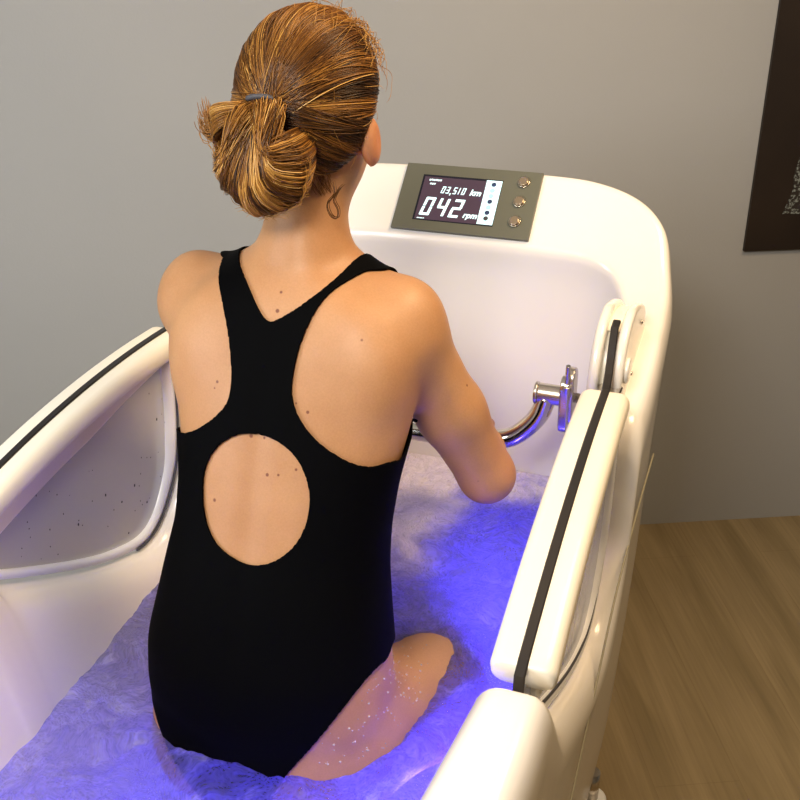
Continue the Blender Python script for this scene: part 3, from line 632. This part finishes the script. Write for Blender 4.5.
# orientation
T0 = Vb[Qb[:2000]]; nn = np.cross(T0[:, 1]-T0[:, 0], T0[:, 2]-T0[:, 0]); flip = (nn*grad(T0.mean(1))).sum() < 0
if flip: Qb = Qb[:, ::-1]
bme = cloud_mesh('body', Vb, Qb)
att = bme.attributes.new('redness', 'FLOAT', 'POINT')
ear = HEAD+[.083, -.004, -.026]; red = np.exp(-(((Vb-ear)/[.016, .022, .034])**2).sum(1))*.75
red += .55*np.exp(-(((Vb-(HEAD+[0, .094, -.062]))/[.017, .012, .0095])**2).sum(1))
for e_ in ((.213, .286, 1.00), (-.226, .345, 1.03)): red += .25*np.exp(-(((Vb-e_)/.05)**2).sum(1))
att.data.foreach_set('value', np.clip(red, 0, 1).astype(np.float32))
body = wchild('body', bme, M_skin); sm = body.modifiers.new('smooth', 'SMOOTH'); sm.factor = .5; sm.iterations = 2

# eyes, brows and lip colour
M_iris = mat('iris', (.10, .13, .12), .15); M_brow = mat('eyebrow', (.10, .045, .018), .6)
for s in (-1, 1):
    bm = bmesh.new(); bmesh.ops.create_uvsphere(bm, u_segments=24, v_segments=16, radius=.0118, matrix=Matrix.Translation(HEAD+[s*.030, .0775, .006])); ey = wchild('eye', bmmesh('eye', bm), M_eye)
    bm = bmesh.new(); bmesh.ops.create_uvsphere(bm, u_segments=20, v_segments=12, radius=.0056, matrix=Matrix.Translation(HEAD+[s*.030, .0845, .0055])); ir = link('iris', bmmesh('iris', bm), ey, M_iris)
    pb = catmull([HEAD+[s*.014, .0985, .027], HEAD+[s*.028, .0965, .0315], HEAD+[s*.042, .0885, .029], HEAD+[s*.049, .082, .024]], 6); me = sweep('eyebrow', pb, [.0024]*14+[.0016]*(len(pb)-14), False, None, 8); wchild('eyebrow', me, M_brow)
# swimsuit: offset surface of the body trimmed along its edges
def chaikin(P, n=2, keep=()):
    P = np.array(P, float)
    for _ in range(n): P = np.stack([P*.75+np.roll(P, -1, 0)*.25, P*.25+np.roll(P, -1, 0)*.75], 1).reshape(-1, 2)
    return P
def poly_sd(P, x, y):
    d = np.full(x.shape, 9.); ins = np.zeros(x.shape, bool)
    for a, b in zip(P, np.roll(P, -1, 0)):
        e = b-a; l = e@e
        if l < 1e-14: continue
        t = np.clip(((x-a[0])*e[0]+(y-a[1])*e[1])/l, 0, 1); d = np.minimum(d, np.hypot(x-a[0]-t*e[0], y-a[1]-t*e[1]))
        c = (a[1] > y) != (b[1] > y); ins ^= c & (x < (b[0]-a[0])*(y-a[1])/((b[1]-a[1]) if b[1] != a[1] else 1e-12)+a[0])
    return np.where(ins, -d, d)
LEG = [(-.26, .88), (-.185, .81), (-.168, .775), (-.150, .742), (-.118, .705), (-.07, .64), (-.045, .56), (.01, .56), (.034, .68), (.064, .735), (.100, .785), (.125, .825), (.144, .845), (.160, .862), (.26, .87)]
LEGB = [(-.30, .93), (-.21, .87), (-.190, .80), (-.171, .741), (-.148, .713), (-.115, .67), (-.07, .60), (-.045, .50), (.01, .50), (.034, .64), (.064, .697), (.100, .757), (.125, .809), (.144, .853), (.156, .874), (.175, .895), (.30, .91)]
# the back is laid out over x and z + y/2, so that the straps can be followed over the shoulders
BACK = LEGB+[(.30, 1.175), (.165, 1.175), (.144, 1.165), (.121, 1.150), (.094, 1.157), (.057, 1.179), (.032, 1.208), (.020, 1.240), (.021, 1.280), (.027, 1.322), (.040, 1.366), (.056, 1.397), (.074, 1.423), (.088, 1.46), (.088, 1.60),
       (.055, 1.60), (.055, 1.45), (.053, 1.431), (.043, 1.391), (.018, 1.359), (-.003, 1.340), (-.013, 1.333), (-.022, 1.329), (-.022, 1.329), (-.031, 1.335), (-.042, 1.349), (-.068, 1.386), (-.098, 1.418), (-.118, 1.445), (-.118, 1.60),
       (-.150, 1.60), (-.150, 1.45), (-.135, 1.418), (-.099, 1.365), (-.076, 1.310), (-.064, 1.260), (-.060, 1.225), (-.066, 1.203), (-.083, 1.183), (-.107, 1.163), (-.141, 1.151), (-.175, 1.160), (-.30, 1.175)]
HOLE = [(-.031, 1.174), (.009, 1.172), (.042, 1.149), (.059, 1.109), (.060, 1.069), (.049, 1.029), (.024, 1.0), (-.009, .987), (-.038, .996), (-.064, 1.012), (-.082, 1.044), (-.090, 1.087), (-.086, 1.123), (-.064, 1.156)]
FRONT = LEG+[(.26, 1.10), (.165, 1.10), (.135, 1.115), (.112, 1.16), (.096, 1.22), (.088, 1.30), (.088, 1.45), (.055, 1.45), (.055, 1.28), (.045, 1.225), (-.030, 1.205), (-.10, 1.225), (-.118, 1.28), (-.118, 1.45), (-.150, 1.45), (-.150, 1.30), (-.150, 1.22), (-.142, 1.16), (-.155, 1.115), (-.185, 1.104), (-.26, 1.10)]
def suit_g(P):
    x, y, z = P[:, 0], P[:, 1], P[:, 2]
    gb = np.maximum(poly_sd(chaikin(BACK), x, z+.5*y), -poly_sd(chaikin(HOLE), x, z+.5*y)); gf = poly_sd(chaikin(FRONT), x, z)
    c = smooth_tab(z, TC); t = np.clip((y-c+.012)/.024, 0, 1); g = gb*(1-t)+gf*t
    arms = np.full(x.shape, 9.)
    for (f, a, b), k, s in ARMP: arms = np.minimum(arms, f(x, y, z))
    g = np.maximum(g, .014-arms)
    return np.maximum(g, (z-1.36))
def clip_tris(V, T, G):
    keep = G < 0; nk = keep[T].sum(1); out = [T[nk == 3]]; V = list(map(tuple, V)); cache = {}
    def mid(a, b):
        k = (min(a, b), max(a, b))
        if k not in cache:
            t = G[k[0]]/(G[k[0]]-G[k[1]]); t = min(max(t, .02), .98); cache[k] = len(V); V.append(tuple(np.array(V[k[0]])*(1-t)+np.array(V[k[1]])*t))
        return cache[k]
    ex = []
    for t in T[(nk == 1) | (nk == 2)]:
        k = [keep[i] for i in t]
        if sum(k) == 1:
            i = k.index(True); a, b, c = t[i], t[(i+1) % 3], t[(i+2) % 3]; ex.append((a, mid(a, b), mid(a, c)))
        else:
            i = k.index(False); a, b, c = t[i], t[(i+1) % 3], t[(i+2) % 3]; p, q = mid(a, b), mid(a, c); ex.append((p, b, c)); ex.append((p, c, q))
    T2 = np.concatenate([out[0], np.array(ex, int)]); used = np.unique(T2); re = np.full(len(V), -1); re[used] = np.arange(len(used))
    return np.array(V)[used], re[T2]
Vs, Qs = surface_nets(F0, AX, .0022)
if flip: Qs = Qs[:, ::-1]
near = (Vs[:, 2] > .54) & (Vs[:, 2] < 1.38); 
qk = near[Qs].all(1); Qs = Qs[qk]; Ts = np.concatenate([Qs[:, [0, 1, 2]], Qs[:, [0, 2, 3]]])
Gs = suit_g(Vs); Vs2, Ts2 = clip_tris(Vs, Ts, Gs)
def largest(V, T):
    lab = np.arange(len(V))
    while True:
        m = lab[T].min(1); new = lab.copy(); np.minimum.at(new, T.ravel(), np.repeat(m, 3)); new = new[new]
        if (new == lab).all(): break
        lab = new
    k = np.bincount(lab).argmax(); T = T[lab[T[:, 0]] == k]; used = np.unique(T); re = np.full(len(V), -1); re[used] = np.arange(len(used)); return V[used], re[T]
Vs2, Ts2 = largest(Vs2, Ts2)
sme = cloud_mesh('swimsuit', Vs2, Ts2)
suit = wchild('swimsuit', sme, M_suit); s1 = suit.modifiers.new('smooth', 'SMOOTH'); s1.factor = .5; s1.iterations = 2; s2 = suit.modifiers.new('solid', 'SOLIDIFY'); s2.thickness = .0022; s2.offset = 1

# droplets on the wet thigh
rs = random.Random(11); bm = bmesh.new(); cand = Vb[(Vb[:, 0] > .07) & (Vb[:, 0] < .23) & (Vb[:, 2] > .735) & (Vb[:, 2] < .86) & (Vb[:, 1] < .32)]; gc = suit_g(cand); cand = cand[gc > .006]
for k in range(130):
    if len(cand) == 0: break
    p = cand[rs.randrange(len(cand))]; r0 = rs.choice([.0009, .0011, .0013, .0018]); bmesh.ops.create_icosphere(bm, subdivisions=2, radius=r0, matrix=Matrix.Translation(p) @ Matrix.Diagonal((1, 1, .8, 1)))
M_drop = mat('water_drop', (.95, .95, 1), .05)
def build_drop():
    m = M_drop; tp = N(m, 'ShaderNodeBsdfTransparent'); tp.inputs[0].default_value = (1, .98, .95, 1); mx = N(m, 'ShaderNodeMixShader'); mx.inputs[0].default_value = .3; L(m, tp.outputs[0], mx.inputs[1]); L(m, B(m).outputs[0], mx.inputs[2]); L(m, mx.outputs[0], m.node_tree.nodes['Material Output'].inputs['Surface'])
build_drop()
dr_ = wchild('water_droplets', bmmesh('water_droplets', bm), M_drop); dr_['kind'] = 'stuff'

# ------------------------------------------------------------------ hair
SCc = np.array([HEAD[0], HEAD[1]-.004, HEAD[2]+.014]); SR = np.array([.0805, .100, .108]); TIE = np.array([-.026, .160, 1.518])
def hair_ok(d):          # d unit vectors in scalp space
    zmin = np.interp(d[:, 1], [-1, -.75, -.45, -.15, .05, .25, .5, .72, .8, 1], [-.60, -.66, -.62, -.42, -.10, .10, .40, .62, .75, 2])
    return d[:, 2] > zmin
def pouf(d):             # extra hair volume over the scalp, thickest high on the crown and front right
    top = np.exp(-((d-np.array([.25, .45, .86]))**2).sum(1)/.35); crown = np.exp(-((d-np.array([0, -.35, .94]))**2).sum(1)/.5)
    return .004+.0065*top+.0035*crown+.009*np.exp(-((d-np.array([-.9, 0, .35]))**2).sum(1)/.5)+.009*np.exp(-((d-np.array([.9, .1, .35]))**2).sum(1)/.5)
td = (TIE-SCc)/SR; td /= np.linalg.norm(td)
def strand_mesh(name, paths, radii, tones, sides=4):
    V, F, TN = [], [], []; base = 0
    for P, r, tn in zip(paths, radii, tones):
        P = np.asarray(P); n = len(P); t = np.gradient(P, axis=0); t /= np.linalg.norm(t, axis=1)[:, None]+1e-9
        ref = np.array([.3, .5, .8]); a = np.cross(t, ref); a /= np.linalg.norm(a, axis=1)[:, None]+1e-9; b = np.cross(t, a)
        s = np.linspace(0, 1, n); rr = r*np.minimum(1, np.minimum(s, 1-s)*8+.25)
        for k in range(sides):
            an = 2*pi*k/sides; V.append(P+(a*math.cos(an)+b*math.sin(an))*rr[:, None])
        i = np.arange(n-1)
        for k in range(sides):
            k2 = (k+1) % sides; F.append(np.stack([base+k*n+i, base+k*n+i+1, base+k2*n+i+1, base+k2*n+i], 1))
        TN.append(np.full(n*sides, tn) if np.isscalar(tn) else np.tile(tn, sides)); base += n*sides
    me = cloud_mesh(name, np.concatenate(V), np.concatenate(F)); at = me.attributes.new('tone', 'FLOAT', 'POINT'); at.data.foreach_set('value', np.concatenate(TN).astype(np.float32)); return me
def slerp(a, b, t):
    w = math.acos(max(-1, min(1, float(a@b)))); t = np.asarray(t)[:, None]
    return (np.sin((1-t)*w)*a+np.sin(t*w)*b)/math.sin(w)
e1 = np.cross(td, [0, 0, 1]); e1 /= np.linalg.norm(e1); e2 = np.cross(e1, td)
def nz(x, y=0., z=0.): return noise.noise(Vector((x, y, z)))
paths, radii, tones = [], [], []
cnt = 0
while cnt < 8500:
    d = RNG.normal(size=3); d /= np.linalg.norm(d)
    if not hair_ok(d[None])[0]: continue
    # push most roots back to the hairline so the strands run the whole way to the tie
    a0 = d.copy()
    if RNG.random() < .75:
        for st in range(14):
            w_ = math.acos(np.clip(a0@td, -1, 1)); nx = slerp(td, a0, [1+.07/max(w_, .2)])[0]; nx /= np.linalg.norm(nx)
            if w_ > 2.6 or not hair_ok(nx[None])[0]: break
            a0 = nx
    if a0@td > .985: continue
    az = math.atan2(a0@e2, a0@e1); t = np.linspace(0, 1, 22); te = td+.07*RNG.normal(size=3)*[1, 0, 1]; te /= np.linalg.norm(te)
    D = slerp(a0, te, t); w_ = math.acos(np.clip(a0@td, -1, 1))
    lock = nz(az*4.2, w_*1.1, 3); lock2 = nz(az*13, 7, w_*2)
    # sideways sway of locks
    sw = (.13*nz(az*2.0, 4, 1)+.05*nz(az*7, 2, w_*3))*np.sin(t*pi)*min(w_, 1.6); side = np.cross(D, td); side /= np.linalg.norm(side, axis=1)[:, None]+1e-6
    D = D+side*sw[:, None]; D /= np.linalg.norm(D, axis=1)[:, None]
    layer = RNG.random()**.6
    hgt = pouf(D)*(.55+.45*layer)+(.0042*lock+.0030*lock2)*np.sin(np.clip(t*1.1, 0, 1)*pi)**.5+.0006*RNG.normal()
    hgt = hgt*np.clip(.35+t*5, 0, 1)*np.clip((1-t)*5+.25, 0, 1)
    P = SCc+D*(SR+hgt[:, None]); paths.append(P); radii.append(.00042+.00022*RNG.random())
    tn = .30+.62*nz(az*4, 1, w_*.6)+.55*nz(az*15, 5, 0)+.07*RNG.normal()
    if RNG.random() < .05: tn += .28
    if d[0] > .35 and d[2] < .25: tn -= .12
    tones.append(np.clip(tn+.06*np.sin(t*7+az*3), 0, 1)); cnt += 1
# flyaways and the fluffy front right
for k in range(150):
    d = np.array([.45, .55, .75])+RNG.normal(size=3)*[.30, .3, .18]; d /= np.linalg.norm(d); q = d+RNG.normal(size=3)*.16+np.array([.05, -.22, .0]); q /= np.linalg.norm(q)
    t = np.linspace(0, 1, 14); D = slerp(d, q, t); h = pouf(D)+.002+(.010*RNG.random())*np.sin(t*pi)+.002*np.sin(t*9+k); paths.append(SCc+D*(SR+h[:, None])); radii.append(.00032); tones.append(.45+.3*RNG.random())
for k in range(60):
    d = RNG.normal(size=3); d /= np.linalg.norm(d)
    if not hair_ok(d[None])[0]: continue
    q = d+RNG.normal(size=3)*.2; q /= np.linalg.norm(q); t = np.linspace(0, 1, 12); D = slerp(d, q, t); h = pouf(D)+.0035*np.sin(t*pi)*RNG.random(); paths.append(SCc+D*(SR+h[:, None])); radii.append(.00028); tones.append(.5+.3*RNG.random())
# wisps on the nape
for k in range(260):
    x = RNG.uniform(-.060, .040); z0 = RNG.uniform(1.405, 1.432); t = np.linspace(0, 1, 8); p0 = np.array([x, .32, z0]); g_ = None
    d = (np.array([x, .20, z0])-SCc); 
    # project onto the neck skin
    P = np.array([x, .16, z0]); q = np.stack([np.array([x, yy, z0]) for yy in np.linspace(.15, .32, 90)]); f = trisample(F0, AX, q); i = np.argmax(f < 0)
    if f[i] >= 0: continue
    P = q[i]; up = np.array([RNG.normal()*.006+(TIE[0]-x)*.25, -.010, .030]); paths.append(P+t[:, None]*up+np.array([0, -.002, 0])*np.sin(t*pi)[:, None]); radii.append(.0004); tones.append(.25+.25*RNG.random())
curl = catmull([(.036, .196, 1.432), (.040, .190, 1.418), (.031, .188, 1.405), (.035, .187, 1.392), (.042, .190, 1.388), (.043, .192, 1.398), (.038, .192, 1.410), (.046, .192, 1.424), (.050, .196, 1.428)], 6)
for j in range(4): paths.append(curl+RNG.normal(size=3)*.0011); radii.append(.0005); tones.append(.22)
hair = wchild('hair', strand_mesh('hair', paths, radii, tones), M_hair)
# underlayer cap so no scalp shows between strands
def cap():
    nu, nv = 96, 72; V, F = [], []; idx = {}
    D = []
    for i in range(nv+1):
        for j in range(nu):
            th = pi*i/nv; ph = 2*pi*j/nu; D.append((math.sin(th)*math.cos(ph), math.sin(th)*math.sin(ph), math.cos(th)))
    D = np.array(D); ok = hair_ok(D*[1, 1, 1]-np.array([0, 0, .03])); P = SCc+D*(SR+(pouf(D)*.45-.001)[:, None])
    for i in range(nv):
        for j in range(nu):
            q = [i*nu+j, (i+1)*nu+j, (i+1)*nu+(j+1) % nu, i*nu+(j+1) % nu]
            if ok[q].all(): F.append(q)
    me = cloud_mesh('hair_underlayer', P, F); return me
cap_o = link('hair_underlayer', cap(), hair, M_hairbase)
# bun
paths, radii, tones = [], [], []
BC = np.array([-.026, .140, 1.468])
def env(a):              # bun outline seen from behind: a measured from straight down, + to the right
    return np.interp(a, [-2.2, -1.6, -1.2, -.8, -.4, 0, .3, .7, 1.1, 1.6, 2.1, 2.6], [.046, .056, .058, .058, .060, .064, .062, .061, .060, .057, .050, .040])
for k in range(6200):
    a = RNG.uniform(-1.85, 2.25); R = env(a)*(.86+.16*RNG.random()+.10*nz(a*5, 8)); depth = RNG.uniform(.0, 1)**.7
    # leaves the tie, sweeps over the back of the bun and tucks under towards the neck
    out = np.array([math.sin(a), 0, -math.cos(a)]); start = TIE+np.array([RNG.normal()*.006, -.008, RNG.normal()*.003]); low = BC+out*R
    n = 20; t = np.linspace(0, 1, n)
    ctrl = np.array([start, start+out*.015+np.array([.0, -.026*depth-.006, .004]), BC+out*R*.55+np.array([0, -.044*depth-.006, .010]), BC+out*R*.93+np.array([0, -.026*depth, 0]), low+np.array([0, .004, 0]), BC+out*R*.80+np.array([.004, .034, .004]), BC+out*R*.4+np.array([.004, .046, 0])])
    P = catmull(ctrl, 4); n = len(P); s = np.linspace(0, 1, n); tan = np.array([math.cos(a), 0, math.sin(a)])
    tw = (.004*nz(a*4, 2, 5)+.005*nz(a*14, 1, depth*4)+.003*RNG.normal())*np.sin(s*pi); P = P+tan*tw[:, None]+np.array([0, -1, 0])*((.0045*nz(a*9, 4, depth*3))*np.sin(s*pi))[:, None]
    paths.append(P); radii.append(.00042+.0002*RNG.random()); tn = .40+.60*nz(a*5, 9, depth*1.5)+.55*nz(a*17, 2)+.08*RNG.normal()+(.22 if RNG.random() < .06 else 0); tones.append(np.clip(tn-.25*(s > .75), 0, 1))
# the side lobe that folds to the left, its ends sticking out
for k in range(1800):
    u = RNG.uniform(-1, 1); v = RNG.uniform(-1, 1); w_ = RNG.random()
    ctrl = np.array([TIE+np.array([-.004, -.008, .002*v]), TIE+np.array([-.018, -.022-.010*w_, .004+.008*u]), TIE+np.array([-.038, -.028-.012*w_, .000+.012*u]), TIE+np.array([-.056, -.022-.014*w_, -.010+.016*u]), TIE+np.array([-.066+.004*v, -.012, -.026+.016*u]), TIE+np.array([-.060+.008*v, .006, -.044+.012*u])])
    P = catmull(ctrl, 4); s = np.linspace(0, 1, len(P)); P = P+np.array([.3, -.6, .6])*(.005*nz(u*4, v*3, 2)+.002*RNG.normal())*np.sin(s*pi)[:, None]
    paths.append(P); radii.append(.00045); tones.append(np.clip(.45+.35*nz(u*5, 3, v)+.12*RNG.normal()+.15*(u > .3), 0, 1))
for k in range(120):
    b0 = TIE+np.array([-.054+RNG.normal()*.005, -.014+RNG.normal()*.005, -.018+RNG.normal()*.008]); cx = RNG.uniform(-1, 1)
    P = catmull([b0, b0+np.array([-.012, -.003, -.004]), b0+np.array([-.018+.004*cx, -.002, .002+.004*cx]), b0+np.array([-.021+.005*cx, 0, .010+.006*cx])], 5); paths.append(P); radii.append(.00045); tones.append(.35+.25*RNG.random())
for k in range(70):
    a = RNG.uniform(-1.6, 1.4); R = env(a)*1.04; o0 = np.array([math.sin(a), 0, -math.cos(a)]); p0 = BC+o0*R+np.array([0, -.01, 0]); tn = np.array([math.cos(a), 0, math.sin(a)])*RNG.choice([-1, 1])
    P = catmull([p0-tn*.012-o0*.004, p0+o0*.002*RNG.random(), p0+tn*.012+o0*.004*RNG.random(), p0+tn*.020+o0*RNG.uniform(-.004, .008)], 4); paths.append(P); radii.append(.0003); tones.append(.5+.2*RNG.random())
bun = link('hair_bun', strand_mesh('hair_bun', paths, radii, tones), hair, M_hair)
bm = bmesh.new(); bmesh.ops.create_icosphere(bm, subdivisions=4, radius=1)
for v in bm.verts:
    d = v.co.copy(); a = math.atan2(d.x, -d.z); r0 = env(np.clip(a, -2.2, 2.2))*.76*(1+.06*noise.noise(d*3)); hv = math.hypot(d.x, d.z); up = max(0, d.z)
    v.co = Vector(BC)+Vector((d.x*r0, .006+d.y*(.040 if d.y > 0 else .020), d.z*r0))

bn = link('bun_underlayer', bmmesh('bun_underlayer', bm), bun, M_hairbase)
# hair tie
ring = [(TIE[0]+.0145*math.cos(a), TIE[1]-.018+.003*math.sin(a*2)-.004*math.sin(a), TIE[2]+.0155+.0045*math.sin(a)) for a in np.linspace(0, 2*pi, 33)]
tie = sweep('hair_tie', ring, .0034, None, M_tie, 10); tie.parent = hair

# ------------------------------------------------------------------ lights
def area(name, loc, target, size, e, col, sy=None, spread=180):
    l = bpy.data.lights.new(name, 'AREA'); l.energy = e; l.color = col; l.size = size; l.spread = math.radians(spread)
    if sy: l.shape = 'RECTANGLE'; l.size_y = sy
    o = bpy.data.objects.new(name, l); COL.objects.link(o); o.location = loc; o.rotation_euler = (Vector(target)-Vector(loc)).to_track_quat('-Z', 'Y').to_euler(); return o
area('ceiling_lamp_right', (.80, .62, 2.4), (.25, .3, .9), .5, 25, (1, .71, .41))
area('ceiling_lamp_behind', (.15, -1.2, 2.5), (0, .45, 1.0), .6, 46, (1, .93, .84))
area('window_daylight', (-1.25, -1.15, 1.7), (-.3, .9, 1.0), .9, 19, (.86, .93, 1), spread=150)
lamp(.20, .35, .57, 6.0); lamp(.20, .08, .56, 4.6); lamp(.14, -.18, .56, 1.9)
w = bpy.data.worlds.new('world'); SC.world = w; w.use_nodes = True; w.node_tree.nodes['Background'].inputs[0].default_value = (.6, .62, .66, 1); w.node_tree.nodes['Background'].inputs[1].default_value = .36

# ------------------------------------------------------------------ camera
cd = bpy.data.cameras.new('camera'); cam = bpy.data.objects.new('camera', cd); COL.objects.link(cam); SC.camera = cam
cd.sensor_width = 36; cd.sensor_fit = 'HORIZONTAL'; cd.lens = 1021.67/800*36; cd.clip_start = .02
ya, pt, ro = math.radians(20.538), math.radians(26.87), math.radians(-.713)
Fw = Vector((-math.sin(ya)*math.cos(pt), math.cos(ya)*math.cos(pt), -math.sin(pt))); Rt = Vector((math.cos(ya), math.sin(ya), 0)); Up = Rt.cross(Fw)
R2 = Rt*math.cos(ro)+Up*math.sin(ro); U2 = Up*math.cos(ro)-Rt*math.sin(ro)
cam.matrix_world = Matrix((( R2.x, U2.x, -Fw.x, .538), (R2.y, U2.y, -Fw.y, -.922), (R2.z, U2.z, -Fw.z, 1.753), (0, 0, 0, 1)))
SC.view_settings.view_transform = 'Standard'; SC.view_settings.look = 'None'; SC.view_settings.gamma = 1; SC.view_settings.use_curve_mapping = False; SC.view_settings.exposure = 0.0
SC.cycles.use_denoising = True
SC.cycles.max_bounces = 8; SC.cycles.diffuse_bounces = 4; SC.cycles.transparent_max_bounces = 12; SC.cycles.caustics_reflective = False; SC.cycles.caustics_refractive = False; SC.cycles.sample_clamp_indirect = 4
